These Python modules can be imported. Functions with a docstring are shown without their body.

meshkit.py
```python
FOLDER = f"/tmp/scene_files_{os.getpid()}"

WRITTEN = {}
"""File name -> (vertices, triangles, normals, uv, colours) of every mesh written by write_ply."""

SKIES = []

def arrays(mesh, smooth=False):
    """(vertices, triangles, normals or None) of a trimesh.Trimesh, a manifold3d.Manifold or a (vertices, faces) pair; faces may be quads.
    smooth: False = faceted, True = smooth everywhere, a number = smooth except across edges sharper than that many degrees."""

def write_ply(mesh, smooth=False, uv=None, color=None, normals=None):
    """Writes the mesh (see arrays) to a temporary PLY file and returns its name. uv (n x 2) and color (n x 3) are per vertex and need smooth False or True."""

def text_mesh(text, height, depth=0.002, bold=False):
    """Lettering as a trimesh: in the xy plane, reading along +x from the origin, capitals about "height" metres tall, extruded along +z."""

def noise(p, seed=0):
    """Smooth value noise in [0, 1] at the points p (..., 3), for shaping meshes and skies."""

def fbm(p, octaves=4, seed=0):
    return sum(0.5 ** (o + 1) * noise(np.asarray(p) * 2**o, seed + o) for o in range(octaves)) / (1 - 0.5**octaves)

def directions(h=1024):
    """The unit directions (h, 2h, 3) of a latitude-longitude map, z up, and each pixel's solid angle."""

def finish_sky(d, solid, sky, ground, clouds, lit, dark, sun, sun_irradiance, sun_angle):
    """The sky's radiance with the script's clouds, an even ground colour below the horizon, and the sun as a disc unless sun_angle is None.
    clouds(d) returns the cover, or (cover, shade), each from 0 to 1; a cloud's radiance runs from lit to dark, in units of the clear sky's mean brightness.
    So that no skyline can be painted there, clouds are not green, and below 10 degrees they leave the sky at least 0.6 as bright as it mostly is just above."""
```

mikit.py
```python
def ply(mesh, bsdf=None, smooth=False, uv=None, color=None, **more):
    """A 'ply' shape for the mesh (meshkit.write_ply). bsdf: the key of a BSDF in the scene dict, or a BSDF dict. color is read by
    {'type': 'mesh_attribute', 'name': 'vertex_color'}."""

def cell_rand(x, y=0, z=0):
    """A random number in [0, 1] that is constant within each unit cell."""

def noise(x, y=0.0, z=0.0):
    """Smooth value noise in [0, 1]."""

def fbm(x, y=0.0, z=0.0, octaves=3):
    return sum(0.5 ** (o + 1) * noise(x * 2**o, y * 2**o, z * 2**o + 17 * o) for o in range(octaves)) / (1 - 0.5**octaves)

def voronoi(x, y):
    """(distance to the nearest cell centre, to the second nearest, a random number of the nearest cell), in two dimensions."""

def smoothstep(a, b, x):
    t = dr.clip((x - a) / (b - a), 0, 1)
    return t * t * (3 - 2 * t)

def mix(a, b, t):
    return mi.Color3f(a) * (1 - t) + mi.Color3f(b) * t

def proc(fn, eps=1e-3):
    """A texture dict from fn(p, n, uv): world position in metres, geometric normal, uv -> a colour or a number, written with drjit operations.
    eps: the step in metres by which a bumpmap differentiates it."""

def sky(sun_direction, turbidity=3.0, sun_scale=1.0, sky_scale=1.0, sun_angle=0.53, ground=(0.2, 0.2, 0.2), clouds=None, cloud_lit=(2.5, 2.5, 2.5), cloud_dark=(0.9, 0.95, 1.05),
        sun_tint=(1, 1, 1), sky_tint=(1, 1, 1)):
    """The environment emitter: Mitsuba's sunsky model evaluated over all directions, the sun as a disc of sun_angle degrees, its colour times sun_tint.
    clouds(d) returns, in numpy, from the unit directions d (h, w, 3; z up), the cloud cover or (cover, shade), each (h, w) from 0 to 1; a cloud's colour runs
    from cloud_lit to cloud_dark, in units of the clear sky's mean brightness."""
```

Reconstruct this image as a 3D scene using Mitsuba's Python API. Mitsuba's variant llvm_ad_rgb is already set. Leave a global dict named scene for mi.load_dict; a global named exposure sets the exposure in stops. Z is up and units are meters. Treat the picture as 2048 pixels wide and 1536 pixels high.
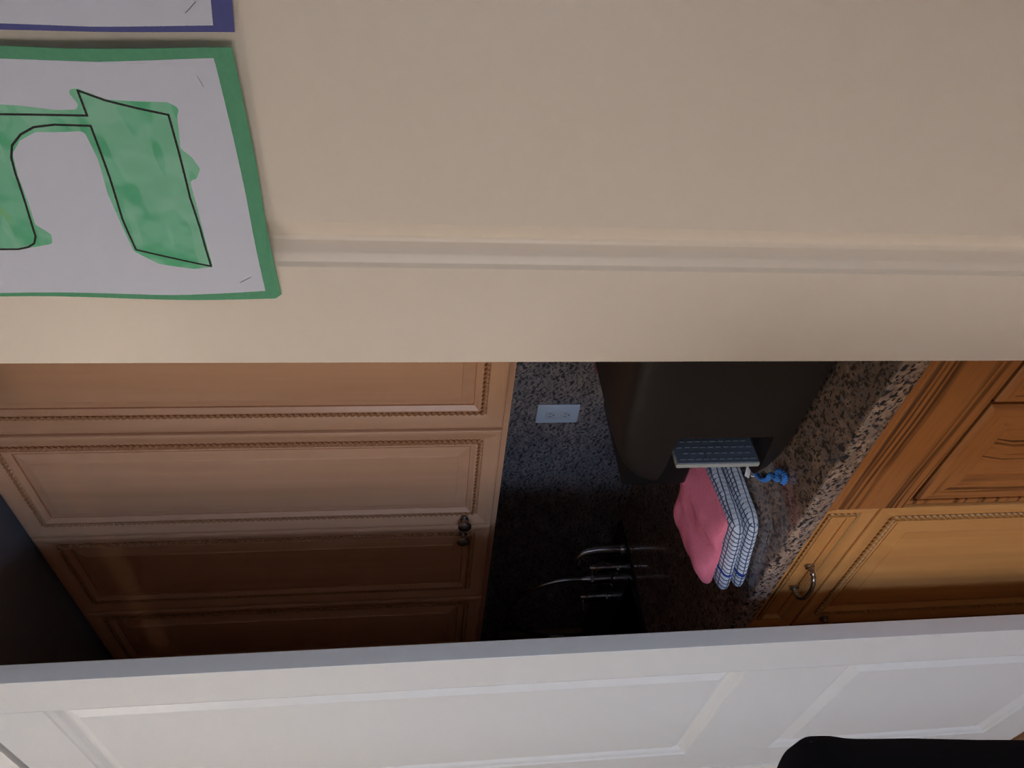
import math, random
import numpy as np
import trimesh
import drjit as dr
import mitsuba as mi
from shapely.geometry import Polygon, LineString
from shapely import affinity
import mikit, meshkit
from mikit import proc, noise, fbm, cell_rand, smoothstep, mix

T = mi.ScalarTransform4f
scene, labels = {}, {}
rng = random.Random(7)

# ------------------------------------------------------------------ camera (the phone is held sideways: picture-left is up in the room)
FPX, H = 1519.0, 1.555
down = np.array([78, 11800, FPX]); down /= np.linalg.norm(down)
mx = np.array([-1438, -186, FPX]); mx = mx - down * (mx @ down); mx /= np.linalg.norm(mx)
Xc, Zc = -mx, -down
Yc = np.cross(Zc, Xc)
RW = np.stack([Xc, Yc, Zc])
fwd, right = RW @ [0, 0, 1.0], RW @ [1.0, 0, 0]
cam_pos = np.array([0, 0, H])
scene['camera'] = {'type': 'perspective', 'fov': math.degrees(2 * math.atan(1024 / FPX)), 'fov_axis': 'x', 'near_clip': 0.02, 'far_clip': 100.0,
                   'to_world': T().look_at(origin=cam_pos.tolist(), target=(cam_pos + fwd).tolist(), up=right.tolist())}
exposure = 0.50

# ------------------------------------------------------------------ light: unseen windows behind and beside the camera, and an unseen ceiling lamp
UNSEEN_WIN_A = dict(x0=-0.85, x1=0.20, z0=0.60, z1=1.95, rad=(3.1, 3.0, 3.0))
UNSEEN_WIN_B = dict(x0=0.35, x1=1.45, z0=0.60, z1=1.95, rad=(7.2, 10.2, 15.4))
UNSEEN_WIN_C = dict(y0=-1.32, y1=-1.04, z0=1.15, z1=1.60, rad=(3.5, 4.8, 7.0))
UNSEEN_LAMP_RAD = (14.5, 11.6, 8.0)
scene['sky'] = {'type': 'constant', 'radiance': {'type': 'rgb', 'value': [0.02, 0.022, 0.025]}}

# ------------------------------------------------------------------ materials
def two(b): return {'type': 'twosided', 'bsdf': b}
def prin(color, rough=0.5, metallic=0.0, spec=0.5, **k):
    c = color if isinstance(color, dict) else {'type': 'rgb', 'value': list(color)}
    return two({'type': 'principled', 'base_color': c, 'roughness': rough, 'metallic': metallic, 'specular': spec, **k})

scene['door_paint'] = prin((0.83, 0.72, 0.595), 0.42)
scene['left_door_cool_lit'] = prin((0.66, 0.63, 0.58), 0.42)  # door paint made cooler: bluer light on this door put into the colour
scene['casing_paint'] = prin((0.80, 0.74, 0.65), 0.5)
scene['wall_paint'] = prin((0.48, 0.43, 0.35), 0.8, spec=0.2)
scene['ceiling_paint'] = prin((0.55, 0.54, 0.52), 0.9, spec=0.2)
scene['kitchen_ceiling_shaded'] = prin((0.16, 0.165, 0.18), 0.9, spec=0.2)  # whitish ceiling darkened: the alcove shade is put into the colour
scene['kitchen_wall_shaded'] = prin((0.22, 0.18, 0.14), 0.9, spec=0.2)  # wall colour darkened to keep bounce light out of the alcove
scene['low_bounce_wall'] = prin((0.26, 0.235, 0.21), 0.85, spec=0.2)  # wall colour darkened so less bounce reaches the left cabinets
scene['blocker_wall_paint'] = prin((0.42, 0.34, 0.25), 0.85, spec=0.2)  # warm colour of the added blocker wall, tints its bounce
scene['floor_wood'] = prin(proc(lambda p, n, uv: mix((0.30, 0.15, 0.07), (0.17, 0.08, 0.035), fbm(p.x * 3, p.y * 45, 0.0, 3)) * (0.8 + 0.3 * cell_rand(p.y * 11, p.x * 0.8 + 3.1 * cell_rand(p.y * 11)))), 0.4)

def wood(light, dark, axis, scale=1.0, streak=0.5):
    def fn(p, n, uv):
        a = (p.x, p.y, p.z)
        long = a[axis]
        o = [a[i] for i in range(3) if i != axis]
        g = fbm(o[0] * 55 * scale, long * 3.0 * scale, o[1] * 55 * scale, 4)
        b = fbm(o[0] * 9, long * 1.6, o[1] * 9 + 5, 3)
        t = dr.clip((g - 0.5) * streak * 2 + (b - 0.5) * 0.9 + 0.5, 0, 1)
        return mix(light, dark, t)
    return proc(fn)
ML, MD = (0.66, 0.375, 0.225), (0.55, 0.295, 0.165)
scene['maple_vertical'] = prin(wood(ML, MD, 2), 0.33, spec=0.5)
scene['maple_level'] = prin(wood(ML, MD, 0), 0.33, spec=0.5)
scene['maple_rope'] = prin((0.38, 0.18, 0.08), 0.4)
BL, BD = (0.60, 0.29, 0.095), (0.47, 0.20, 0.055)
scene['golden_vertical'] = prin(wood(BL, BD, 2), 0.38)
scene['golden_level'] = prin(wood(BL, BD, 0), 0.38)
scene['golden_rope'] = prin((0.38, 0.19, 0.06), 0.4)

def oak(axis):
    def fn(p, n, uv):
        a = (p.x, p.y, p.z)
        long, o = a[axis], [a[i] for i in range(3) if i != axis]
        w = o[1] + 0.012 * noise(long * 5, o[1] * 14, 0.0) if axis == 0 else o[0] + 0.012 * noise(long * 5, o[0] * 14, 0.0)
        s = noise(w * 230, long * 2.5, 3.0)
        g = fbm(w * 420, long * 22, 1.0, 3)
        region = smoothstep(0.28, 0.52, noise(w * 22, long * 1.2, 8.0))
        t = dr.clip(smoothstep(0.45, 0.78, s) * 0.95 * region + (g - 0.5) * 0.5, 0, 1)
        return mix((0.36, 0.130, 0.034), (0.095, 0.030, 0.008), t)
    return proc(fn)
scene['oak_level'] = prin(oak(0), 0.4)
scene['oak_vertical'] = prin(oak(2), 0.4)
scene['cabinet_inside'] = prin((0.30, 0.16, 0.08), 0.6)

def granite_color(dark, mid, tan):
    def fn(p, n, uv):
        q = (p.x + 0.31 * p.y, p.y - 0.2 * p.z, p.z + 0.17 * p.x)
        a = fbm(q[0] * 105, q[1] * 105, q[2] * 105, 3)
        b = noise(q[0] * 190 + 7, q[1] * 190, q[2] * 190)
        c = fbm(q[0] * 26 + 3, q[1] * 26, q[2] * 26, 3)
        d = noise(q[0] * 260 + 40, q[1] * 260, q[2] * 260)
        col = mix(mid, tan, smoothstep(0.42, 0.68, c * 0.55 + a * 0.45))
        col = mix(col, (0.20, 0.19, 0.21), smoothstep(0.60, 0.74, b) * 0.55)
        spots = dr.maximum(smoothstep(0.46, 0.72, fbm(q[0] * 150 + 11, q[1] * 150, q[2] * 150, 3)), smoothstep(0.70, 0.80, d))
        return mix(col, dark, spots)
    return proc(fn)
scene['granite_polished'] = prin(granite_color((0.052, 0.039, 0.033), (0.20, 0.138, 0.105), (0.33, 0.22, 0.16)), 0.10, spec=0.55)
scene['granite_edge'] = prin(granite_color((0.015, 0.013, 0.016), (0.24, 0.16, 0.115), (0.42, 0.28, 0.20)), 0.45, spec=0.4)
scene['granite_wall'] = prin(granite_color((0.045, 0.042, 0.048), (0.235, 0.205, 0.20), (0.36, 0.295, 0.26)), 0.22, spec=0.5)

scene['chrome'] = two({'type': 'roughconductor', 'alpha': 0.06, 'specular_reflectance': {'type': 'rgb', 'value': [0.85, 0.87, 0.9]}})
scene['pewter'] = prin((0.34, 0.32, 0.31), 0.24, metallic=1.0)
scene['black_sink'] = prin((0.012, 0.012, 0.013), 0.25)
scene['outlet_plastic'] = prin((0.62, 0.68, 0.76), 0.35)
scene['outlet_slot'] = prin((0.10, 0.09, 0.08), 0.6)
scene['outlet_face'] = prin((0.58, 0.62, 0.68), 0.35)
scene['bin_plastic'] = prin(proc(lambda p, n, uv: mi.Color3f(0.014, 0.0105, 0.0095) * (0.9 + 0.2 * noise(p.x * 900, p.y * 900, p.z * 900))), 0.5, spec=0.4)
scene['bin_black'] = prin((0.006, 0.006, 0.007), 0.25)
scene['pedal_gray'] = prin((0.105, 0.135, 0.18), 0.45)
scene['pedal_edge'] = prin((0.36, 0.36, 0.34), 0.5)
scene['pedal_tread'] = prin((0.20, 0.235, 0.29), 0.5)
scene['pink_cloth'] = prin(proc(lambda p, n, uv: mix((0.90, 0.24, 0.31), (0.78, 0.18, 0.24), fbm(p.x * 400, p.y * 400, p.z * 400, 2))), 0.95, spec=0.1, sheen=0.6)
scene['pink_plastic'] = prin((0.72, 0.16, 0.24), 0.5)
scene['white_tag'] = prin((0.85, 0.85, 0.86), 0.7)
scene['blue_yarn'] = prin(proc(lambda p, n, uv: mix((0.06, 0.25, 0.62), (0.02, 0.10, 0.38), noise(p.x * 500, p.y * 500, p.z * 500))), 0.9, sheen=0.5)
scene['black_cloth'] = prin((0.006, 0.006, 0.009), 0.9, spec=0.1)
scene['olive_cloth'] = prin((0.050, 0.042, 0.028), 0.9)
scene['dark_leg'] = prin((0.02, 0.018, 0.016), 0.4)
scene['brown_board'] = prin((0.24, 0.14, 0.08), 0.6)
scene['lamp_white'] = prin((0.8, 0.8, 0.8), 0.5)

scene['green_card'] = prin(proc(lambda p, n, uv: mi.Color3f(0.135, 0.40, 0.225) * (0.93 + 0.14 * fbm(p.x * 300, p.y * 300, p.z * 300, 2))), 0.9, spec=0.15)
scene['purple_card'] = prin((0.12, 0.125, 0.33), 0.9, spec=0.15)
scene['drawing_paper'] = prin((0.73, 0.745, 0.83), 0.85, spec=0.2)
def wash(p, n, uv):
    a = fbm(p.x * 45, p.z * 30, 2.0, 3)
    b = smoothstep(0.45, 0.56, fbm(p.x * 28 + 9, p.z * 75, 5.0, 2))
    col = mix((0.13, 0.52, 0.27), (0.24, 0.62, 0.39), smoothstep(0.38, 0.62, a))
    col = mix(col, (0.36, 0.70, 0.50), b * 0.5)
    y = smoothstep(0.55, 0.68, fbm(p.x * 30, p.z * 60, 9.0, 2)) * smoothstep(1.835, 1.87, p.z)
    return mix(col, (0.33, 0.60, 0.16), y * 0.7)
scene['green_wash'] = prin(proc(wash), 0.85, spec=0.2)
scene['ink'] = prin((0.012, 0.012, 0.012), 0.7)
scene['staple_steel'] = prin((0.55, 0.55, 0.57), 0.35, metallic=1.0)

# ------------------------------------------------------------------ helpers
def key_of(name):
    if name not in scene: return name
    k = 1
    while f'{name}_{k:03d}' in scene: k += 1
    return f'{name}_{k:03d}'
def obj(name, mesh, bsdf, parent=None, smooth=30, **more):
    key = key_of((parent + '__' if parent else '') + name)
    scene[key] = mikit.ply(mesh, bsdf, smooth=smooth, **more)
    return key
def tag(key, label, cat=None, group=None):
    labels[key] = {'label': label}
    if cat: labels[key]['category'] = cat
    if group: labels[key]['group'] = group
    return key
def structure(key, label=None):
    labels[key] = {'kind': 'structure'}
    if label: labels[key]['label'] = label
    return key
def cat(ms): return trimesh.util.concatenate(ms)
def box(x0, x1, y0, y1, z0, z1):
    m = trimesh.creation.box(extents=[x1 - x0, y1 - y0, z1 - z0])
    m.apply_translation([(x0 + x1) / 2, (y0 + y1) / 2, (z0 + z1) / 2]); return m
def rbox(x0, x1, y0, y1, z0, z1, r=0.003, n=3):
    import manifold3d as m3
    s = m3.Manifold.sphere(r, 4 * n)
    pts = [s.translate([x, y, z]) for x in (x0 + r, x1 - r) for y in (y0 + r, y1 - r) for z in (z0 + r, z1 - r)]
    mm = m3.Manifold.batch_hull(pts).to_mesh()
    return trimesh.Trimesh(mm.vert_properties[:, :3], mm.tri_verts)
def lathe(profile, origin, axis, n=32):
    """profile: (radius, along axis)"""
    m = trimesh.creation.revolve(np.array(profile, float), sections=n)
    m.apply_transform(trimesh.geometry.align_vectors([0, 0, 1], axis)); m.apply_translation(origin); return m
def tube(pts, r, sides=16, caps=True):
    p = np.asarray(pts, float); r = np.broadcast_to(r, (len(p),))
    t = np.gradient(p, axis=0); t /= np.linalg.norm(t, axis=1, keepdims=True)
    a = np.cross(t[0], [0.31, 0.9, 0.22]); a /= np.linalg.norm(a)
    V = []
    for i in range(len(p)):
        a = a - t[i] * (a @ t[i]); a /= np.linalg.norm(a)
        b = np.cross(t[i], a)
        ang = np.arange(sides) * 2 * np.pi / sides
        V.append(p[i] + r[i] * (np.cos(ang)[:, None] * a + np.sin(ang)[:, None] * b))
    V = np.array(V).reshape(-1, 3)
    return trimesh.Trimesh(V, tube_faces(len(p), sides, caps, V), process=False) if not caps else capped(V, len(p), sides)
def tube_faces(n, s, caps=False, V=None):
    i, j = np.meshgrid(np.arange(n - 1), np.arange(s), indexing='ij')
    q = np.stack([i * s + j, i * s + (j + 1) % s, (i + 1) * s + (j + 1) % s, (i + 1) * s + j], -1).reshape(-1, 4)
    return np.vstack([q[:, [0, 1, 2]], q[:, [0, 2, 3]]])
def capped(V, n, s):
    f = tube_faces(n, s)
    c0, c1 = V[:s].mean(0), V[-s:].mean(0)
    k = np.arange(s)
    f = np.vstack([f, np.stack([(k + 1) % s, k, k * 0 + len(V)], 1), np.stack([(n - 1) * s + k, (n - 1) * s + (k + 1) % s, k * 0 + len(V) + 1], 1)])
    m = trimesh.Trimesh(np.vstack([V, c0, c1]), f, process=False)
    m.fix_normals(); return m
def smooth_path(pts, n=40):
    from scipy.interpolate import CubicSpline
    p = np.asarray(pts, float)
    s = np.r_[0, np.cumsum(np.linalg.norm(np.diff(p, axis=0), axis=1))]
    return CubicSpline(s, p)(np.linspace(0, s[-1], n))

def mitred(x0, x1, z0, z1, yf, profile, back):
    """Four mitred pieces of a frame lying in the wall plane; profile = (inset, recess behind yf); back = thickness. Returns left, right, bottom, top."""
    pts = [(i, d) for i, d in profile] + [(profile[-1][0], back), (profile[0][0], back)]
    poly = Polygon(pts)
    tri_v, tri_f = trimesh.creation.triangulate_polygon(poly, engine='earcut') if poly.is_valid and poly.area > 0 else (None, None)
    W, Hh = x1 - x0, z1 - z0
    out = []
    for side in ('left', 'right', 'bottom', 'top'):
        L = Hh if side in ('left', 'right') else W
        def place(i, s, d):
            if side == 'left': return (x0 + i, yf + d, z0 + s)
            if side == 'right': return (x1 - i, yf + d, z0 + s)
            if side == 'bottom': return (x0 + s, yf + d, z0 + i)
            return (x0 + s, yf + d, z1 - i)
        A = [place(i, i, d) for i, d in pts]; B = [place(i, L - i, d) for i, d in pts]
        V = np.array(A + B); n = len(pts); k = np.arange(n)
        F = np.vstack([np.stack([k, (k + 1) % n, (k + 1) % n + n], 1), np.stack([k, (k + 1) % n + n, k + n], 1)])
        ms = [trimesh.Trimesh(V, F, process=False)]
        if tri_v is not None:
            for end in (0, 1):
                ms.append(trimesh.Trimesh(np.array([place(i, i if end == 0 else L - i, d) for i, d in tri_v]), tri_f if end == 0 else tri_f[:, ::-1], process=False))
        m = trimesh.util.concatenate(ms); m.merge_vertices(); m.fix_normals()
        out.append(m)
    return out
def field(x0, x1, z0, z1, yf, profile, back):
    """The raised centre panel: concentric rectangles from profile, ending in a flat field."""
    V, F = [], []
    for i, d in [(profile[0][0], back)] + list(profile):
        V += [(x0 + i, yf + d, z0 + i), (x1 - i, yf + d, z0 + i), (x1 - i, yf + d, z1 - i), (x0 + i, yf + d, z1 - i)]
    n = len(profile) + 1
    for r in range(n - 1):
        for k in range(4):
            a, b = r * 4 + k, r * 4 + (k + 1) % 4
            F += [(a, b, b + 4), (a, b + 4, a + 4)]
    e = (n - 1) * 4
    F += [(e, e + 1, e + 2), (e, e + 2, e + 3), (0, 2, 1), (0, 3, 2)]
    m = trimesh.Trimesh(np.array(V), np.array(F), process=False); m.fix_normals(); return m
def rope(p0, p1, r=0.0042, pitch=0.017, sides=10):
    p0, p1 = np.array(p0, float), np.array(p1, float)
    L = np.linalg.norm(p1 - p0); n = max(8, int(L / pitch * 8))
    t = (p1 - p0) / L
    b = np.array([0, -1.0, 0]); a = np.cross(b, t)
    s = np.linspace(0, L, n)[:, None]; th = np.arange(sides) * 2 * np.pi / sides
    rr = r * (0.76 + 0.40 * np.cos(2 * (th[None] - 2 * np.pi * s / (2 * pitch)) ))
    V = p0 + s[..., None] * t + (rr * np.cos(th))[..., None] * a + (rr * np.sin(th))[..., None] * b
    return capped(V.reshape(-1, 3), n, sides)
def sheet(coords, off, th, curl, step=0.02):
    """A thin sheet lying on the room door: polygon in (x, z), curl(x, z) = its distance off the door."""
    m = trimesh.creation.extrude_polygon(Polygon(coords).buffer(0) if not isinstance(coords, Polygon) else coords, th, engine='earcut')
    v, f = trimesh.remesh.subdivide_to_size(m.vertices, m.faces, step, max_iter=12)
    V = np.stack([v[:, 0], DOOR_Y - (off + v[:, 2] + curl(v[:, 0], v[:, 1])), v[:, 1]], 1)
    m = trimesh.Trimesh(V, f); m.fix_normals(); return m

# ------------------------------------------------------------------ the setting
DOOR_Y, DOOR_BACK, CEIL = 0.55, 0.582, 2.445
KX0, KX1, KY = -3.05, 0.35, 1.35            # kitchenette
RX0, RX1, RY0 = -3.0, 2.1, -1.9             # room
LDX0, LDX1, RDX0, RDX1, DTOP = -2.005, -1.28, -0.554, 0.171, 2.312

structure(obj('floor', box(KX0 - .1, RX1 + .1, RY0 - .1, KY + .1, -0.1, 0.0), 'floor_wood'))
structure(obj('ceiling', box(KX0 - .1, RX1 + .1, RY0 - .1, 0.62, CEIL, CEIL + 0.1), 'ceiling_paint'))
structure(obj('ceiling_kitchen', box(KX0 - .1, RX1 + .1, 0.62, KY + .1, CEIL, CEIL + 0.1), 'kitchen_ceiling_shaded'))
structure(obj('wall_front', cat([box(RX0, LDX0 - 0.012, 0.56, 0.62, 0, CEIL), box(LDX0 - 0.012, RDX1 + 0.012, 0.56, 0.62, DTOP + 0.012, CEIL), box(RDX1 + 0.012, RX1, 0.56, 0.62, 0, CEIL)]), 'wall_paint'))
structure(obj('wall_back', box(KX0, KX1, KY, KY + 0.1, 0, CEIL), 'kitchen_wall_shaded'))
structure(obj('wall_kitchen_left', box(KX0 - 0.1, KX0, 0.62, KY + 0.1, 0, CEIL), 'kitchen_wall_shaded'))
structure(obj('wall_kitchen_right', box(KX1, KX1 + 0.1, 0.62, KY + 0.1, 0, CEIL), 'kitchen_wall_shaded'))
structure(obj('wall_added_blocker', box(-0.20, 0.60, -0.62, -0.50, 0, CEIL), 'blocker_wall_paint'))  # added to shade the right door, standing in for the person behind the camera
structure(obj('wall_left', box(RX0 - 0.1, RX0, RY0, 0.62, 0, CEIL), 'wall_paint'))
wa, wb = UNSEEN_WIN_A, UNSEEN_WIN_B
structure(obj('wall_rear', cat([box(RX0, wa['x0'], RY0 - 0.1, RY0, 0, CEIL), box(wa['x1'], wb['x0'], RY0 - 0.1, RY0, 0, CEIL), box(wb['x1'], RX1, RY0 - 0.1, RY0, 0, CEIL)]
    + [box(q['x0'], q['x1'], RY0 - 0.1, RY0, a, b) for q in (wa, wb) for a, b in ((0, q['z0']), (q['z1'], CEIL))]), 'wall_paint'))
wc = UNSEEN_WIN_C
structure(obj('wall_right', cat([box(RX1, RX1 + 0.1, RY0, wc['y0'], 0, CEIL), box(RX1, RX1 + 0.1, wc['y1'], 0.62, 0, CEIL), box(RX1, RX1 + 0.1, wc['y0'], wc['y1'], 0, wc['z0']), box(RX1, RX1 + 0.1, wc['y0'], wc['y1'], wc['z1'], CEIL)]), 'low_bounce_wall'))

def window(name, a0, a1, z0, z1, rad, turned=False):
    y0 = RY0
    frame = cat([box(a0, a0 + .05, y0 - .07, y0 + .01, z0, z1), box(a1 - .05, a1, y0 - .07, y0 + .01, z0, z1),
                 box(a0 + .05, a1 - .05, y0 - .07, y0 + .01, z0, z0 + .05), box(a0 + .05, a1 - .05, y0 - .07, y0 + .01, z1 - .05, z1)])
    pane = trimesh.Trimesh([[a0 + .05, y0 - .065, z0 + .05], [a1 - .05, y0 - .065, z0 + .05], [a1 - .05, y0 - .065, z1 - .05], [a0 + .05, y0 - .065, z1 - .05]], [[0, 2, 1], [0, 3, 2]])
    mull = box((a0 + a1) / 2 - .02, (a0 + a1) / 2 + .02, y0 - .06, y0, z0 + .05, z1 - .05)
    if turned:   # the same window set in the right wall, facing -x
        for m in (frame, mull, pane):
            V = m.vertices.copy(); m.vertices = np.stack([RX1 + (RY0 - V[:, 1]), V[:, 0], V[:, 2]], 1)
    if pane.face_normals[0] @ (np.array([-1, 0, 0]) if turned else np.array([0, 1, 0])) < 0: pane.invert()
    obj('frame', frame, 'casing_paint', name)
    obj('mullion', mull, 'casing_paint', name)
    k = obj('daylit_pane', pane, 'lamp_white', name, smooth=False)
    scene[k]['emitter'] = {'type': 'area', 'radiance': {'type': 'rgb', 'value': list(rad)}}
    structure(name)
window('window_1', wa['x0'], wa['x1'], wa['z0'], wa['z1'], wa['rad'])  # out of view, placed for the neutral light on doors and cabinets
window('window_2', wb['x0'], wb['x1'], wb['z0'], wb['z1'], wb['rad'])  # out of view, bluer, placed to light the left door edge
window('window_3', wc['y0'], wc['y1'], wc['z0'], wc['z1'], wc['rad'], True)  # out of view, placed to put glints on the faucet

# unseen ceiling lamp, placed to warm the tops of the doors
LP = (-1.6, -0.4)
lk = 'unseen_ceiling_lamp'
obj('base', lathe([(0, 0), (0.17, 0), (0.17, 0.02), (0, 0.02)], (LP[0], LP[1], CEIL - 0.021), [0, 0, 1]), 'lamp_white', lk)
k = obj('shade', lathe([(0, -0.085), (0.07, -0.078), (0.12, -0.055), (0.15, -0.02), (0.155, 0.0), (0, 0)], (LP[0], LP[1], CEIL - 0.022), [0, 0, 1]), 'lamp_white', lk)
scene[k]['emitter'] = {'type': 'area', 'radiance': {'type': 'rgb', 'value': list(UNSEEN_LAMP_RAD)}}
tag(lk, 'unseen round lamp on the ceiling, placed to light the white panel doors from above', 'lamp')

# ------------------------------------------------------------------ the two white panel doors
ST = 0.122
STICK = [(0, 0.0), (0.003, 0.003), (0.010, 0.0055), (0.0125, 0.0075), (0.019, 0.0135), (0.022, 0.0145)]
BEVEL = [(0.022, 0.0145), (0.0245, 0.0145), (0.045, 0.0035)]
def panel_door(name, x0, x1, panels, paint):
    yb = DOOR_BACK
    obj('stile', rbox(x0, x0 + ST, DOOR_Y, yb, 0.012, DTOP - 0.003, 0.0015), paint, name)
    obj('stile', rbox(x1 - ST, x1, DOOR_Y, yb, 0.012, DTOP - 0.003, 0.0015), paint, name)
    zs = [0.012] + [z for p in panels for z in p] + [DTOP - 0.003]
    for i in range(0, len(zs), 2):
        obj('rail', box(x0 + ST, x1 - ST, DOOR_Y, yb, zs[i], zs[i + 1]), paint, name, smooth=False)
    for z0, z1 in panels:
        a, b = x0 + ST, x1 - ST
        sticks = mitred(a, b, z0, z1, DOOR_Y, STICK, yb - DOOR_Y)
        for m in sticks: obj('moulding', m, paint, name, smooth=20)
        obj('panel', field(a, b, z0, z1, DOOR_Y, BEVEL, yb - DOOR_Y), paint, name, smooth=False)
    structure(name)
panel_door('door_1', LDX0, LDX1, [(0.135, 0.71), (0.918, 2.193)], 'left_door_cool_lit')
panel_door('door_2', RDX0, RDX1, [(0.135, 0.71), (0.918, 2.193)], 'door_paint')
CAS = 0.545
structure(obj('trim_1', box(LDX0 - 0.012 - 0.09, RDX1 + 0.012 + 0.09, CAS, 0.56, DTOP + 0.006, DTOP + 0.10), 'casing_paint'))
structure(obj('trim_2', box(LDX0 - 0.012 - 0.09, LDX0 - 0.006, CAS, 0.56, 0, DTOP + 0.006), 'casing_paint'))
structure(obj('trim_3', box(RDX1 + 0.006, RDX1 + 0.012 + 0.09, CAS, 0.56, 0, DTOP + 0.006), 'casing_paint'))

# ------------------------------------------------------------------ drawings stapled to card, taped to the right door
def curl_green(x, z):
    e = np.clip((x + 0.47) / 0.23, 0, 1)
    return 0.0015 + 0.010 * np.maximum(0, e - 0.35) ** 1.5 + 0.0035 * np.exp(-((x + 0.40) / 0.045) ** 2) + 0.002 * np.sin(z * 26)
def curl_purple(x, z): return 0.0015 + 0.002 * np.sin(z * 20 + 1) ** 2 + 0.0 * x
g = 'green_drawing'
card = [(-0.2375, 1.6784), (-0.265, 1.6778), (-0.325, 1.6764), (-0.3803, 1.6768), (-0.4326, 1.6757), (-0.4634, 1.6745), (-0.468, 1.68), (-0.4688, 1.83), (-0.4682, 1.98), (-0.243, 1.981), (-0.2441, 1.83), (-0.2430, 1.7887), (-0.2382, 1.70)]
obj('card', sheet(card, 0, 0.0005, curl_green), 'green_card', g)
paper = [(-0.2451, 1.692), (-0.2498, 1.6915), (-0.3044, 1.6897), (-0.36, 1.6885), (-0.42, 1.6882), (-0.4583, 1.6878), (-0.4625, 1.77), (-0.4642, 1.9116), (-0.4638, 1.968), (-0.2535, 1.968), (-0.2535, 1.85), (-0.2509, 1.7686), (-0.2470, 1.72)]
obj('paper', sheet(paper, 0.0006, 0.0003, curl_green), 'drawing_paper', g)
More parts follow.
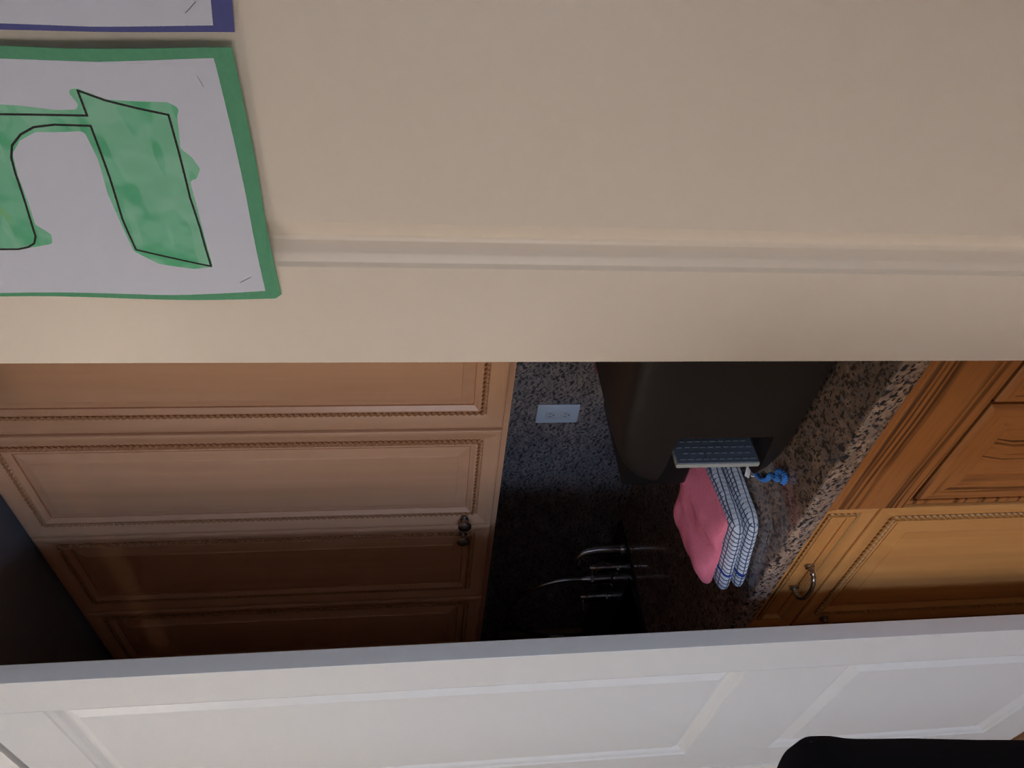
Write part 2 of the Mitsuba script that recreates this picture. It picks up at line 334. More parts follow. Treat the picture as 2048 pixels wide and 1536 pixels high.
wash_pts = [(-0.288, 1.8463), (-0.2882, 1.8313), (-0.2899, 1.8089), (-0.2884, 1.7946), (-0.284, 1.7914), (-0.2732, 1.796), (-0.272, 1.7888), (-0.2792, 1.7726), (-0.2797, 1.7519), (-0.2796, 1.73), (-0.2837, 1.7238), (-0.2895, 1.7265), (-0.3168, 1.7302), (-0.3242, 1.7234), (-0.3339, 1.7195), (-0.3421, 1.7237), (-0.3443, 1.7293), (-0.3674, 1.7285), (-0.4285, 1.7277), (-0.4305, 1.7436), (-0.4255, 1.7705), (-0.4126, 1.7870), (-0.3798, 1.7905), (-0.3586, 1.7930), (-0.3285, 1.7915), (-0.3043, 1.7945), (-0.3067, 1.8159), (-0.3076, 1.8303), (-0.3154, 1.844), (-0.3269, 1.8536), (-0.3464, 1.8566), (-0.3709, 1.857), (-0.3903, 1.8586), (-0.399, 1.8494), (-0.4081, 1.8515), (-0.4119, 1.866), (-0.4145, 1.8791), (-0.4152, 1.8934), (-0.413, 1.912), (-0.372, 1.924), (-0.330, 1.921), (-0.300, 1.905), (-0.289, 1.875)]
obj('green_paint', sheet(Polygon(wash_pts).buffer(0.004).buffer(-0.0068).buffer(0.0034), 0.0010, 0.0001, curl_green, 0.01), 'green_wash', g)
ink_pts = [(-0.295, 1.8489), (-0.292, 1.7887), (-0.2728, 1.7891), (-0.2792, 1.7726), (-0.2841, 1.753), (-0.2888, 1.7317), (-0.3187, 1.7314), (-0.3589, 1.7315), (-0.3872, 1.7293), (-0.428, 1.7283), (-0.4192, 1.7571), (-0.411, 1.7853), (-0.3808, 1.7882), (-0.3422, 1.7879), (-0.3002, 1.7888), (-0.3010, 1.8143), (-0.3040, 1.8297), (-0.3106, 1.8411), (-0.3202, 1.8507), (-0.3308, 1.8551), (-0.3444, 1.8570), (-0.3709, 1.8587), (-0.4015, 1.8615), (-0.4085, 1.865), (-0.4127, 1.8713), (-0.4149, 1.8793), (-0.4152, 1.8934), (-0.411, 1.908), (-0.370, 1.918), (-0.330, 1.915), (-0.304, 1.900), (-0.2965, 1.875), (-0.295, 1.8489)]
obj('ink_outline', sheet(LineString(ink_pts).buffer(0.00075), 0.0013, 0.0001, curl_green, 0.012), 'ink', g)
def staple(parent, a, b, curl):
    a, b = np.array(a), np.array(b)
    P = [(p[0], DOOR_Y - (0.0012 + curl(p[0], p[1])), p[1]) for p in (a, a + (b - a) * 0.33, a + (b - a) * .66, b)]
    obj('staple', tube(P, 0.00032, 6), 'staple_steel', parent)
staple(g, (-0.2582, 1.7056), (-0.2665, 1.7029), curl_green)
staple(g, (-0.4476, 1.7078), (-0.4412, 1.6974), curl_green)
staple(g, (-0.2600, 1.955), (-0.2690, 1.957), curl_green)
staple(g, (-0.4470, 1.957), (-0.4410, 1.955), curl_green)
tag(g, 'green painted outline letter on paper stapled to green card on the right white door', 'drawing')
labels[g + '__green_paint'] = {'label': 'green watercolour wash'}
labels[g + '__ink_outline'] = {'label': 'black outline of a broad letter'}
p = 'purple_drawing'
pc = [(-0.2289, 1.6758), (-0.2066, 1.6739), (-0.10, 1.673), (0.0, 1.674), (0.0, 1.978), (-0.236, 1.978), (-0.235, 1.8267), (-0.2324, 1.7633)]
obj('card', sheet(pc, 0, 0.0005, curl_purple), 'purple_card', p)
pp = [(-0.2249, 1.6892), (-0.2074, 1.6875), (-0.10, 1.687), (-0.010, 1.688), (-0.010, 1.966), (-0.2312, 1.966), (-0.2307, 1.8251), (-0.2291, 1.7686)]
obj('paper', sheet(pp, 0.0006, 0.0003, curl_purple), 'drawing_paper', p)
staple(p, (-0.2173, 1.7054), (-0.2100, 1.6975), curl_purple)
staple(p, (-0.020, 1.7054), (-0.027, 1.6975), curl_purple)
tag(p, 'white paper stapled to purple card, cut off by the picture edge beside the green drawing', 'drawing')

# ------------------------------------------------------------------ cabinets
DF = [(0, 0.006), (0.0015, 0.0025), (0.005, 0.0005), (0.009, 0.0), (0.014, 0.0004), (0.024, 0.0030), (0.034, 0.0072), (0.0365, 0.0085), (0.0375, 0.011), (0.0495, 0.011), (0.0505, 0.005), (0.054, 0.0045), (0.0565, 0.0065), (0.0635, 0.0115), (0.0642, 0.018), (0.066, 0.018)]
DP = [(0.066, 0.018), (0.0668, 0.0125), (0.090, 0.006), (0.0915, 0.004)]
def scaled(prof, k): return [(i * k, d) for i, d in prof]
def rope_door(parent, name, x0, x1, z0, z1, yf, wood_name, k=1.0, thick=0.02, knob=None, flat=True):
    fr, fl = scaled(DF, k), scaled(DP, k)
    if not flat: fl = [fl[0], fl[1], ((z1 - z0) / 2, 0.004)]
    d = obj(name, field(x0, x1, z0, z1, yf, fl, thick), wood_name + ('_vertical' if flat else '_level'), parent, smooth=False)
    L, R, B, Tp = mitred(x0, x1, z0, z1, yf, fr, thick)
    for m in (L, R): obj('stile', m, wood_name + '_vertical', d, smooth=25)
    for m in (B, Tp): obj('rail', m, wood_name + '_level', d, smooth=25)
    i, y = 0.0435 * k, yf + 0.0080
    r, pit = 0.0052 * k, 0.0125
    for a, b in (((x0 + i, z0 + i), (x0 + i, z1 - i)), ((x1 - i, z0 + i), (x1 - i, z1 - i)), ((x0 + i, z0 + i), (x1 - i, z0 + i)), ((x0 + i, z1 - i), (x1 - i, z1 - i))):
        obj('rope_moulding', rope((a[0], y, a[1]), (b[0], y, b[1]), r, pit), wood_name + '_rope', d, smooth=40)
    if knob:
        kx, kz = knob
        prof = [(0, 0), (0.0095, 0), (0.0095, 0.003), (0.0055, 0.006), (0.0050, 0.012), (0.008, 0.016), (0.0145, 0.0195), (0.0165, 0.0235), (0.0155, 0.0275), (0.012, 0.0305), (0.006, 0.0325), (0, 0.033)]
        kk = obj('knob', lathe(prof, (kx, yf + 0.001, kz), [0, -1, 0]), 'pewter', d)
        labels[kk] = {'label': 'dark pewter knob'}
    return d

UY, UZ0, UZ1 = 1.02, 1.367, 2.43
def upper(x0, x1, doors, label):
    u = key_of('upper_cabinet') if 'upper_cabinet__body' not in scene else next(f'upper_cabinet_{i:03d}' for i in range(1, 9) if f'upper_cabinet_{i:03d}__body' not in scene)
    obj('body', box(x0, x1, UY + 0.022, KY, UZ0 - 0.012, UZ1 + 0.012), 'maple_level', u)
    for a, b, knob in doors:
        rope_door(u, 'door', a, b, UZ0 + 0.003, UZ1 - 0.002, UY, 'maple', knob=knob)
    tag(u, label, 'cabinet', 'maple wall cabinets over the counter')
    return u
upper(-1.2285, -0.86, [(-1.2255, -0.863, (-0.90, 1.437))], 'brightly lit maple wall cabinet with rope trim beside the right white door')
upper(-1.962, -1.2295, [(-1.594, -1.2325, (-1.562, 1.437)), (-1.959, -1.597, (-1.629, 1.437))], 'maple double-door wall cabinet with two dark knobs side by side over the dark backsplash')
upper(-2.70, -1.963, [(-2.33, -1.966, None), (-2.697, -2.333, None)], 'maple wall cabinet sunk in darkness behind the left white door')

BY = 0.69
def base_body(u, x0, x1, z1, bsdf):
    obj('body', cat([box(x0, x1, BY + 0.02, KY, 0.10, z1), box(x0, x1, BY + 0.09, KY, 0.0, 0.10)]), bsdf, u, smooth=False)
def maple_base(u, x0, x1, label, knob, pull=True):
    base_body(u, x0, x1, 0.848, 'golden_level')
    dr_ = rope_door(u, 'drawer', x0 + 0.003, x1 - 0.003, 0.7375, 0.846, BY, 'golden', k=0.62, flat=False)
    if pull:
        cx, cz = (x0 + x1) / 2 - 0.015, 0.791
        path = smooth_path([(cx - 0.042, BY + 0.004, cz), (cx - 0.043, BY - 0.012, cz), (cx - 0.030, BY - 0.026, cz - 0.001), (cx, BY - 0.031, cz - 0.002), (cx + 0.030, BY - 0.026, cz - 0.001), (cx + 0.043, BY - 0.012, cz), (cx + 0.042, BY + 0.004, cz)], 40)
        s = np.linspace(-1, 1, 40)
        hk = obj('handle', cat([tube(path, 0.0042 + 0.0022 * np.exp(-((np.abs(s) - 1) / 0.25) ** 2) + 0.0009 * np.cos(s * 60) * (np.abs(s) < 0.8), 14),
                                lathe([(0, 0), (0.009, 0), (0.009, 0.002), (0.006, 0.004), (0, 0.004)], (cx - 0.042, BY + 0.004, cz), [0, -1, 0]),
                                lathe([(0, 0), (0.009, 0), (0.009, 0.002), (0.006, 0.004), (0, 0.004)], (cx + 0.042, BY + 0.004, cz), [0, -1, 0])]), 'pewter', dr_)
        labels[hk] = {'label': 'ribbed dark pewter pull'}
    rope_door(u, 'door', x0 + 0.003, x1 - 0.003, 0.115, 0.7335, BY, 'golden', knob=knob)
    tag(u, label, 'cabinet')
maple_base('base_cabinet', -1.525, -1.062, 'honey maple base cabinet with rope trim, pull drawer above a panel door', (-1.488, 0.672))

u = 'oak_base_cabinet'
obj('body', cat([box(-1.058, -0.10, BY + 0.16, KY, 0.10, 0.848), box(-1.058, -0.10, BY + 0.09, KY, 0.0, 0.10), box(-1.058, -1.048, BY + 0.004, BY + 0.16, 0.10, 0.848)]), 'oak_level', u, smooth=False)
obj('rail', rbox(-1.056, -0.10, BY - 0.006, BY + 0.02, 0.701, 0.826, 0.003), 'oak_level', u, smooth=False)
obj('cove_moulding', cat([rbox(-1.056, -0.10, BY - 0.008, BY + 0.02, 0.836, 0.848, 0.002), rbox(-1.056, -0.10, BY - 0.007, BY + 0.02, 0.827, 0.835, 0.002)]), 'oak_level', u, smooth=False)
def oak_door(x0, x1):
    z0, z1, yf = 0.115, 0.679, BY + 0.001
    fl = [(0.062, 0.011), (0.066, 0.010), (0.096, 0.0035), (0.099, 0.003)]
    d = obj('door', field(x0, x1, z0, z1, yf, fl, 0.014), 'oak_vertical', u, smooth=False)
    fr = [(0, 0.007), (0.003, 0.003), (0.007, 0.0005), (0.012, 0.0), (0.050, 0.0), (0.055, 0.002), (0.060, 0.008), (0.062, 0.011)]
    L, R, B, Tp = mitred(x0, x1, z0, z1, yf, fr, 0.014)
    for m in (L, R): obj('stile', m, 'oak_vertical', d, smooth=25)
    for m in (B, Tp): obj('rail', m, 'oak_level', d, smooth=25)
oak_door(-1.046, -0.797)
oak_door(-0.790, -0.45)
oak_door(-0.443, -0.11)
tag(u, 'reddish oak base cabinet with a wide grained rail above plain raised-panel doors', 'cabinet')

# ------------------------------------------------------------------ counter and backsplash
CZ, CY = 0.89, 0.675
SX0, SX1, SY0, SY1 = -2.86, -2.05, 0.78, 1.14
def counter():
    import manifold3d as m3
    def mb(a): 
        x0, x1, y0, y1, z0, z1 = a
        return m3.Manifold.cube([x1 - x0, y1 - y0, z1 - z0]).translate([x0, y0, z0])
    m = mb((KX0, KX1, CY + 0.004, KY - 0.02, 0.85, CZ)) - mb((SX0 + .015, SX1 - .015, SY0 + .015, SY1 + 0.165, 0.8, 1.0))
    mm = m.to_mesh(); return trimesh.Trimesh(mm.vert_properties[:, :3], mm.tri_verts)
obj('slab', counter(), 'granite_polished', 'countertop', smooth=False)
def edge():
    # rough, slightly wavy front edge of the slab
    n = 240; xs = np.linspace(KX0, KX1, n)
    zs = np.array([0.850, 0.852, 0.862, 0.874, 0.884, 0.8885, CZ + 0.0004, CZ + 0.0004]); of = np.array([0.0035, 0.0012, 0.0, 0.0, 0.0008, 0.003, 0.006, 0.008])
    V = []
    for x in xs:
        q = np.stack([np.full(8, x) * 60, zs * 60, of * 0], 1)
        V.append(np.stack([np.full(8, x), CY + of - 0.0018 * (meshkit.fbm(q, 2) - 0.5) * (of < 0.004), zs], 1))
    V.append(None); V = V[:-1]
    V = np.array(V).reshape(-1, 3)
    i, j = np.meshgrid(np.arange(n - 1), np.arange(7), indexing='ij')
    q = np.stack([i * 8 + j, (i + 1) * 8 + j, (i + 1) * 8 + j + 1, i * 8 + j + 1], -1).reshape(-1, 4)
    return trimesh.Trimesh(V, np.vstack([q[:, [0, 1, 2]], q[:, [0, 2, 3]]]), process=False)
ek = obj('front_edge', edge(), 'granite_edge', 'countertop', smooth=True)
labels[ek] = {'label': 'rough pinkish granite front edge'}
tag('countertop', 'polished dark brown speckled granite countertop with a rough lighter front edge', 'countertop')
tag(obj('backsplash', box(KX0, KX1, KY - 0.02, KY - 0.0005, CZ, UZ0 - 0.012), 'granite_wall', smooth=False), 'dark speckled granite backsplash slab below the maple wall cabinets', 'backsplash')

# sink with its deck
s = 'sink'
RIM = CZ + 0.007
obj('basin', cat([box(SX0 + .03, SX1 - .03, SY0 + .03, SY1 - .01, 0.72, 0.73), box(SX0 + .021, SX0 + .03, SY0 + .03, SY1 - .01, 0.72, RIM), box(SX1 - .03, SX1 - .021, SY0 + .03, SY1 - .01, 0.72, RIM),
                  box(SX0 + .021, SX1 - .021, SY0 + .021, SY0 + .03, 0.72, RIM), box(SX0 + .021, SX1 - .021, SY1 - .01, SY1, 0.72, RIM)]), 'black_sink', s, smooth=False)
obj('rim', cat([rbox(SX0, SX0 + .03, SY0, SY1, CZ, RIM, .003), rbox(SX1 - .03, SX1, SY0, SY1 + .18, CZ, RIM, .003), rbox(SX0, SX1, SY0, SY0 + .03, CZ, RIM, .003)]), 'black_sink', s)
obj('deck', rbox(SX0, SX1 - .03, SY1 - .012, SY1 + .18, CZ, RIM, .003), 'black_sink', s)
tag(s, 'black drop-in sink with a flat faucet deck in the dark back corner', 'sink')

# faucet: arched spout with two posts, and a separate hooked dispenser
FY, FZ = 1.225, RIM
f = 'faucet'
cx = -2.262
arc = [(cx, FY, FZ + 0.10), (cx, FY, FZ + 0.18)]
R, ax, az = 0.19, cx - 0.19, 1.045
ax = cx - R
arc = [(cx, FY, FZ + 0.09)] + [(cx, FY, 0.96 + 0.085 * t) for t in (0.3, 0.6, 1.0)] + [(ax + R * math.cos(a), FY - 0.02 * (a / math.pi), az + R * math.sin(a)) for a in np.linspace(0.06, math.pi * 0.97, 30)] + [(ax - R, FY - 0.02, az - 0.03)]
obj('spout', tube(np.array(arc), 0.0085, 14), 'chrome', f)
obj('spout_base', lathe([(0, 0), (0.026, 0), (0.026, 0.006), (0.018, 0.012), (0.0165, 0.07), (0.014, 0.085), (0.011, 0.095), (0.009, 0.11), (0, 0.11)], (cx, FY, FZ), [0, 0, 1]), 'chrome', f)
for xx in (-2.170, -2.365):
    pk = obj('valve', lathe([(0, 0), (0.024, 0), (0.024, 0.006), (0.016, 0.012), (0.015, 0.045), (0.019, 0.05), (0.019, 0.075), (0.013, 0.083), (0.008, 0.098), (0, 0.10)], (xx, FY - 0.01, FZ), [0, 0, 1]), 'chrome', f)
    obj('lever', cat([tube([(xx, FY - 0.01, FZ + 0.088), (xx - 0.01, FY - 0.03, FZ + 0.091), (xx - 0.015, FY - 0.055, FZ + 0.093)], [0.005, 0.0045, 0.006], 10)]), 'chrome', f)
tag(f, 'chrome kitchen faucet with a tall arched spout and two lever valves on the black sink', 'faucet')
d = 'soap_dispenser'
dx = -2.078
obj('collar', lathe([(0, 0), (0.022, 0), (0.022, 0.008), (0.017, 0.018), (0, 0.018)], (dx, FY, FZ), [0, 0, 1]), 'chrome', d)
pth = smooth_path([(dx, FY, FZ + 0.015), (dx + 0.002, FY, FZ + 0.05), (dx - 0.002, FY, FZ + 0.10), (dx - 0.012, FY - 0.005, FZ + 0.135), (dx - 0.035, FY - 0.012, FZ + 0.15), (dx - 0.06, FY - 0.018, FZ + 0.146), (dx - 0.072, FY - 0.022, FZ + 0.135)], 40)
obj('spout', tube(pth, np.linspace(0.019, 0.010, 40), 16), 'chrome', d)
tag(d, 'chrome hooked soap dispenser standing right of the arched faucet', 'dispenser')

# brown board standing at the dark left end
tag(obj('wooden_board', rbox(-3.02, -2.84, KY - 0.045, KY - 0.022, CZ, 1.235, 0.006), 'brown_board'), 'dim brown board standing against the backsplash behind the faucet arch', 'board')

# ------------------------------------------------------------------ outlet
o = 'outlet'
oy = KY - 0.02
ox, oz = -1.533, 1.170
obj('plate', rbox(ox - 0.036, ox + 0.036, oy - 0.006, oy, oz - 0.058, oz + 0.058, 0.0025), 'outlet_plastic', o)
obj('receptacle', rbox(ox - 0.0165, ox + 0.0165, oy - 0.0085, oy - 0.004, oz - 0.0335, oz + 0.0335, 0.001), 'outlet_face', o)
obj('test_button', rbox(ox - 0.0065, ox + 0.0065, oy - 0.010, oy - 0.008, oz + 0.001, oz + 0.006, 0.0008), 'outlet_plastic', o)
obj('reset_button', rbox(ox - 0.0065, ox + 0.0065, oy - 0.010, oy - 0.008, oz - 0.006, oz - 0.001, 0.0008), 'outlet_plastic', o)
for zz in (0.021, -0.021):
    for dxx, hh in ((-0.006, 0.0045), (0.006, 0.0035)):
        obj('slot', box(ox + dxx - 0.0008, ox + dxx + 0.0008, oy - 0.0088, oy - 0.0080, oz + zz - hh, oz + zz + hh), 'outlet_slot', o, smooth=False)
    obj('ground_hole', lathe([(0, 0), (0.0022, 0), (0.0022, 0.0008), (0, 0.0008)], (ox, oy - 0.0080, oz + zz - 0.009), [0, -1, 0], 16), 'outlet_slot', o)
tag(o, 'pale blue-white wall outlet with test buttons on the dark backsplash', 'outlet')

# ------------------------------------------------------------------ dark step bin lying on its side on the counter (base to the left)
b = 'trash_bin'
BX = -1.108
A = np.array([0, .004, .013, .03, .055, .09, .15, .22, .30, .42, .58, .66])
ZT = np.array([1.085, 1.125, 1.150, 1.175, 1.194, 1.208, 1.217, 1.222, 1.226, 1.234, 1.25, 1.255])
ZB = np.array([.985, .957, .938, .919, .905, .895, .8915, .8915, .8915, .8915, .8915, .8915])
YF = np.array([.800, .788, .781, .775, .770, .767, .765, .764, .763, .762, .760, .760])
YB = np.array([1.04, 1.055, 1.062, 1.067, 1.07, 1.075, 1.08, 1.085, 1.09, 1.1, 1.11, 1.11])
def section(a, n=72, e=7.0):
    zt, zb, yf, yb = (np.interp(a, A, q) for q in (ZT, ZB, YF, YB))
    th = np.arange(n) * 2 * np.pi / n
    c, s_ = np.cos(th), np.sin(th)
    y = np.sign(c) * np.abs(c) ** (2 / e) * (yb - yf) / 2 + (yb + yf) / 2
    z = np.sign(s_) * np.abs(s_) ** (2 / e) * (zt - zb) / 2 + (zt + zb) / 2
    return np.stack([np.full(n, BX + a), y, z], 1)
def bin_shell():
    import manifold3d as m3
    As = np.unique(np.r_[A, np.linspace(0, .66, 40)])
    V = np.vstack([section(a) for a in As])
    m = capped(V, len(As), 72)
    M = m3.Manifold(m3.Mesh(np.asarray(m.vertices, np.float32), np.asarray(m.faces, np.uint32)))
    # pedal notch in the base: a tapered pocket cut from the front
    pts = [(-0.06, z) for z in (0.930, 1.125)] + [(0.098, z) for z in (0.952, 1.120)]
    lo, hi = 0.70, 0.90
    P = m3.Manifold.hull_points(np.array([(BX + x * (1.6 if x > 0 else 1), y, z) for x, z in pts for y in (lo, hi)], float).tolist())
    M = M - P
    mm = M.to_mesh(); return trimesh.Trimesh(mm.vert_properties[:, :3], mm.tri_verts)
obj('shell', bin_shell(), 'bin_plastic', b, smooth=28)
def ring_sec(a, ins):
    s_ = section(0.006)
    c = s_.mean(0); q = s_.copy(); q[:, 1:] = c[1:] + (s_[:, 1:] - c[1:]) * ins; q[:, 0] = BX + a; return q
obj('base_plate', cat([rbox(BX - .044, BX + .05, 0.815, 1.02, 1.043, 1.168, 0.006)] + [rbox(BX - .048, BX - .043, 0.83, 0.842, 1.052 + 0.022 * i, 1.060 + 0.022 * i, 0.002) for i in range(5)]), 'bin_black', b, smooth=28)
# lid rim at the far (mouth) end, hidden behind the door but part of the thing
def ring(a0, a1, k):
    def sec(a): 
        q = section(min(a, .66)); c = q.mean(0); q[:, 1:] = c[1:] + (q[:, 1:] - c[1:]) * k; q[:, 0] = BX + a; return q
    return capped(np.vstack([sec(a0), sec(a1), sec(a1 + .012) * [1, 1, 1]]), 3, 72)
obj('lid', ring(.662, .70, .985), 'bin_plastic', b, smooth=28)
pk = obj('pedal', rbox(BX + .072, BX + .0825, 0.766, 0.885, 0.950, 1.103, 0.003), 'pedal_edge', b)
labels[pk] = {'label': 'gray foot pedal with a ribbed slate top'}
obj('pedal_pad', rbox(BX + .082, BX + .085, 0.768, 0.884, 0.952, 1.101, 0.0012), 'pedal_gray', pk)
tr = []
for r_ in range(8):
    for c_ in range(10):
        z0 = 0.9575 + c_ * 0.0143 + (0.0062 if r_ % 2 else 0)
        if z0 + 0.0075 > 1.099: continue
        y0 = 0.775 + r_ * 0.0132
        tr.append(box(BX + .0849, BX + .0859, y0, y0 + 0.0022, z0, z0 + 0.0090))
tk = obj('tread', cat(tr), 'pedal_tread', pk, smooth=False)
labels[tk] = {'kind': 'stuff'}
tag(b, 'dark brown step trash bin lying on its side on the counter, gray pedal showing', 'trash bin')

# ------------------------------------------------------------------ folded towels
P0, SD, TD = np.array([-1.197, 0.752]), np.array([-0.955, -0.296]), np.array([0.03, 1.0])
Minv = np.linalg.inv(np.stack([SD, TD], 1))
def stack_xy(s_, t_): return P0[0] + SD[0] * s_ + TD[0] * t_, P0[1] + SD[1] * s_ + TD[1] * t_
def towel_mesh(s0, s1, t0, t1, z0, z1, seed, e=5.0, n=96, rings=46, pink=False, lump=0.0):
    """A folded towel: a soft slab, rounded on its folded front, with small unevenness."""
    hs, ht, hz = (s1 - s0) / 2, (t1 - t0) / 2, (z1 - z0) / 2
    m = 64
    g = np.linspace(-1, 1, m); g = np.sin(g * np.pi / 2)
    X, Y = np.meshgrid(g, g, indexing='ij')
    M_ = np.maximum(np.abs(X), np.abs(Y))
    hgt = np.clip(1 - M_ ** 9, 0, 1) ** 0.42
    rnd = M_ / np.maximum((np.abs(X) ** 9 + np.abs(Y) ** 9) ** (1 / 9), 1e-9)
    idx = np.arange(m * m).reshape(m, m)
    q_ = np.stack([idx[:-1, :-1], idx[1:, :-1], idx[1:, 1:], idx[:-1, 1:]], -1).reshape(-1, 4)
    V = np.vstack([np.stack([(X * rnd * hs).ravel(), (Y * rnd * ht).ravel(), (sg_ * hz * hgt).ravel()], 1) for sg_ in (1, -1)])
    F = np.vstack([q_[:, [0, 1, 2]], q_[:, [0, 2, 3]], q_[:, [0, 2, 1]] + m * m, q_[:, [0, 3, 2]] + m * m])
    if lump:
        q = np.stack([V[:, 0] * 22, V[:, 1] * 22, V[:, 2] * 8], 1)
        V[:, 2] += lump * (meshkit.fbm(q, 3, seed) - 0.5) * 2 * np.tile(hgt.ravel(), 2)
    q = V * 70
    V[:, 0] += 0.002 * (meshkit.fbm(q, 2, seed + 3) - .5); V[:, 1] += 0.002 * (meshkit.fbm(q, 2, seed + 5) - .5)
    x, y = stack_xy(V[:, 0] + (s0 + s1) / 2, V[:, 1] + (t0 + t1) / 2)
    z = V[:, 2] + (z0 + z1) / 2
    tl, sl = V[:, 1] + (t0 + t1) / 2, V[:, 0] + (s0 + s1) / 2
    if pink:   # draped: thin along its right edge, thick in the middle, two soft folds along the front
        tt = np.clip(sl / 0.055, 0, 1); tt = tt * tt * (3 - 2 * tt)
        back = 1 - 0.55 * np.clip((tl - 0.08) / 0.09, 0, 1) * (1 - tt)
        z = z0 + (z - z0) * (0.10 + 0.90 * tt) * back
        z += np.where(V[:, 2] > 0, 0.006 * np.sin(sl * 55 + 0.6) * np.exp(-((tl - 0.02) / 0.04) ** 2), 0)
    grow = 1 + 0.22 * np.clip(tl / 0.14, 0, 1.3)
    z = CZ + 0.0005 + (z - CZ - 0.0005) * grow
    tm = trimesh.Trimesh(np.stack([x, y, z], 1), F, process=False); tm.merge_vertices(); tm.fix_normals(); return tm
def towel_weave(zmid, sband):
    a, b_, c_, d_ = (float(q) for q in Minv.reshape(-1))
    def fn(p, n, uv):
        px, py = p.x - float(P0[0]), p.y - float(P0[1])
        wob = (fbm(p.x * 45, p.y * 45, p.z * 60, 2) - 0.5) * 0.004
        s_ = a * px + b_ * py + wob
        t_ = c_ * px + d_ * py + wob
        z_ = p.z - zmid + wob * 0.8
        ns = dr.abs(n.x); nt = dr.abs(n.y); nz = dr.abs(n.z)
        def line(v_, pitch, wd):
            q = v_ / pitch; fr = dr.abs(q - dr.floor(q) - 0.5) * pitch
            return 1 - smoothstep(wd, wd + 0.0007, fr)
        side = ns > 0.75
        ls = line(s_ + 0.0045, 0.0098, 0.0009) * dr.select(side, 0.0, 1.0)
        lt = line(t_, 0.0105, 0.0008) * dr.select((nt > 0.6) & ~side, 0.0, 1.0) * dr.select(side, 0.45, 1.0)
        lz = line(z_ + 0.006, 0.012, 0.0009) * dr.select(nz > 0.75, 0.0, 1.0)
        l = dr.maximum(dr.maximum(ls, lt), lz)
        base = mix((0.74, 0.77, 0.82), (0.58, 0.62, 0.68), fbm(p.x * 260, p.y * 260, p.z * 260, 2))
        band = (1 - smoothstep(0.0022, 0.0030, dr.abs(s_ - sband))) * dr.select(side, 0.0, 1.0)
        col = mix(base, (0.035, 0.045, 0.10), l * 0.92)
        return mix(col, (0.02, 0.05, 0.30), band)
    return fn
scene['check_cloth_lower'] = prin(proc(towel_weave(0.9055, 0.131)), 0.95, spec=0.1, sheen=0.4)
scene['check_cloth_upper'] = prin(proc(towel_weave(0.935, 0.126)), 0.95, spec=0.1, sheen=0.4)
def check_towel(z0, z1, s0, s1, t0, t1, mat, seed, label):
    k = key_of('dish_towel') if 'dish_towel__front_fold' not in scene and 'dish_towel' not in scene else 'dish_towel_001'
    obj(k, towel_mesh(s0, s1, t0, t1, z0, z1, seed, lump=0.0018), mat, smooth=True)
    tag(k, label, 'towel', 'folded checked dish towels')
check_towel(0.8905, 0.9200, 0.000, 0.178, -0.004, 0.26, 'check_cloth_lower', 3, 'folded white dish towel with dark blue checks, bottom of the stack on the counter')
check_towel(0.9220, 0.9515, 0.003, 0.180, -0.008, 0.26, 'check_cloth_upper', 8, 'folded white dish towel with dark blue checks, directly under the pink towel')
pm = towel_mesh(0.006, 0.170, 0.002, 0.17, 0.9540, 0.985, 21, pink=True, lump=0.007)
tag(obj('pink_towel', pm, 'pink_cloth', smooth=True), 'folded soft pink towel on top of the checked towel stack', 'towel')

# ------------------------------------------------------------------ blue yarn scrubber with its white tag
sc = 'yarn_scrubber'
r2 = np.random.default_rng(4)
base_pts = [(-1.146, 0.833, .898), (-1.133, 0.809, .898), (-1.111, 0.794, .899), (-1.091, 0.789, .900), (-1.083, 0.777, .901), (-1.078, 0.768, .900), (-1.068, 0.778, .899), (-1.056, 0.768, .898), (-1.055, 0.755, .898), (-1.066, 0.751, .899)]
pth = smooth_path(base_pts, 90)
st = []
for ph in range(3):
    tt = np.linspace(0, 2 * np.pi * 11, 90) + ph * 2 * np.pi / 3
    off = np.stack([np.cos(tt), np.sin(tt) * .6, np.sin(tt)], 1) * 0.0030
    q = pth + off; q[:, 2] = np.maximum(q[:, 2], CZ + 0.004)
    st.append(tube(q, 0.0026, 7))
obj('cord', cat(st), 'blue_yarn', sc, smooth=40)
tagm = rbox(-0.013, 0.013, -0.0004, 0.0004, -0.018, 0.018, 0.0003)
tagm.apply_transform(trimesh.transformations.euler_matrix(0.9, 0.3, 0.9)); tagm.apply_translation([-1.150, 0.842, 0.908])
tk = obj('tag', tagm, 'white_tag', sc); labels[tk] = {'label': 'white cloth tag'}
obj('string', tube([(-1.157, 0.834, 0.902), (-1.150, 0.828, 0.899), (-1.140, 0.822, 0.900)], 0.0012, 6), 'white_tag', sc)
tag(sc, 'crumpled blue yarn scrubber with a white tag by the base of the dark bin', 'scrubber')

# pink thing peeking out behind the bin at the door edge
pb = obj('bottle', lathe([(0, 0), (0.032, 0), (0.035, 0.004), (0.035, 0.175), (0.030, 0.195), (0.016, 0.205), (0.016, 0.215), (0, 0.215)], (-1.205, 1.20, CZ), [0, 0, 1]), 'pink_plastic', 'pink_bottle')
obj('cap', lathe([(0, 0), (0.031, 0), (0.031, 0.033), (0.026, 0.037), (0, 0.037)], (-1.205, 1.20, CZ + 0.213), [0, 0, 1]), 'pink_plastic', 'pink_bottle')
tag('pink_bottle', 'pink object peeking out from behind the dark bin at the edge of the right door', 'bottle')

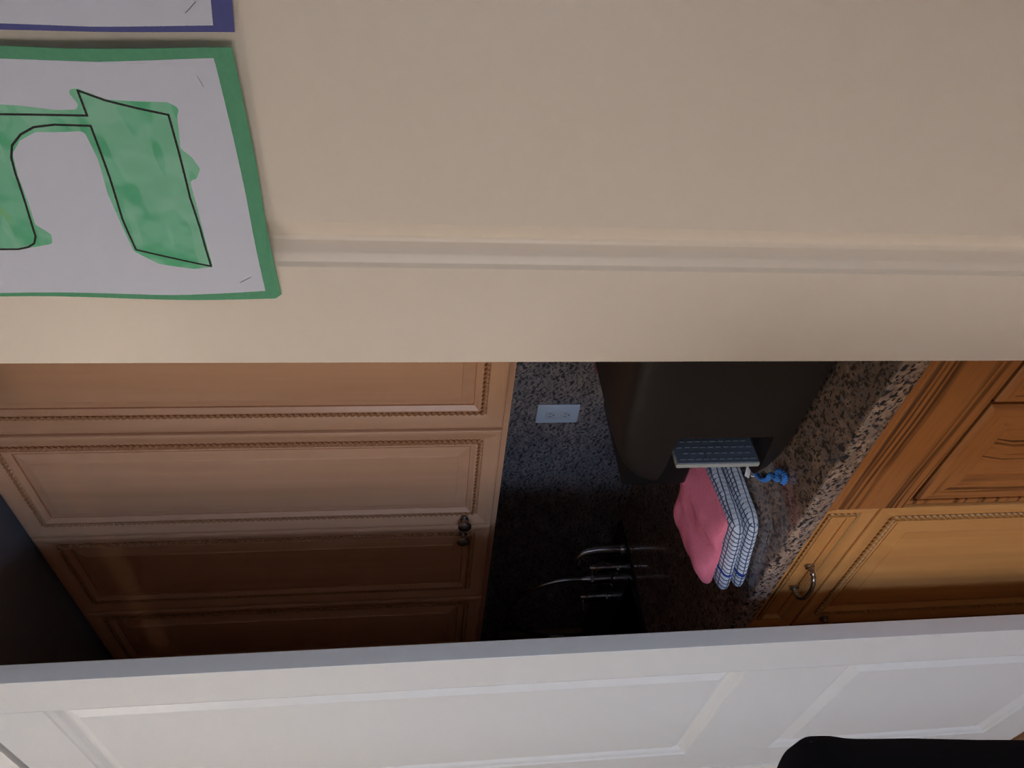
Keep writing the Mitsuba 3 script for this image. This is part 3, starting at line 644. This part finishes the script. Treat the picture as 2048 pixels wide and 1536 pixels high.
# ------------------------------------------------------------------ coat stand with a black jacket at the picture's lower left corner
GX, GY = -0.556, 0.092
k = 'coat_stand'
obj('pole', tube([(GX, GY, z_) for z_ in (0.03, 0.3, 0.615)], 0.013, 14), 'dark_leg', k)
for a_ in (0.4, 2.49, 4.58):
    obj('foot', tube([(GX, GY, 0.10), (GX + 0.10 * math.cos(a_), GY + 0.10 * math.sin(a_), 0.055), (GX + 0.2 * math.cos(a_), GY + 0.2 * math.sin(a_), 0.014)], 0.012, 10), 'dark_leg', k)
tag(k, 'thin dark coat stand pole carrying the black jacket', 'coat stand')
def jacket():
    zs = np.r_[np.linspace(0.62, 1.24, 40), np.linspace(1.248, 1.318, 30)]
    prof_z = [0.62, 0.90, 1.12, 1.16, 1.21, 1.245, 1.260, 1.270, 1.282, 1.292, 1.302, 1.310, 1.316, 1.318]
    prof_r = [0.045, 0.052, 0.062, 0.064, 0.0675, 0.069, 0.0705, 0.0725, 0.073, 0.068, 0.056, 0.042, 0.024, 0.006]
    th = np.arange(64) * 2 * np.pi / 64
    V = []
    for z_ in zs:
        r = np.interp(z_, prof_z, prof_r)
        f_ = np.clip((1.24 - z_) / 0.3, 0, 1)
        rr = r * (1 + 0.10 * f_ * np.cos(5 * th + 1.2 * np.sin(z_ * 5)) + 0.05 * f_ * np.cos(9 * th + 3 * z_)) - 0.006 * f_
        V.append(np.stack([GX + rr * np.cos(th), GY + rr * np.sin(th), np.full(64, z_)], 1))
    return capped(np.vstack(V), len(zs), 64)
jk = 'jacket'
obj('body', jacket(), 'black_cloth', jk, smooth=True)
sa = [0.30 + 0.03 * i for i in range(5)]
pk = obj('piping', tube([(GX + r_ * math.cos(a_), GY + r_ * math.sin(a_), z_) for a_, r_, z_ in ((0.1, 0.069, 1.225), (0.12, 0.067, 1.20), (0.14, 0.0655, 1.175), (0.16, 0.064, 1.15), (0.2, 0.062, 1.12))], 0.0035, 8), 'olive_cloth', jk); labels[pk] = {'label': 'olive seam'}
tag(jk, 'black cloth jacket at the picture corner, in front of the left white door', 'jacket')
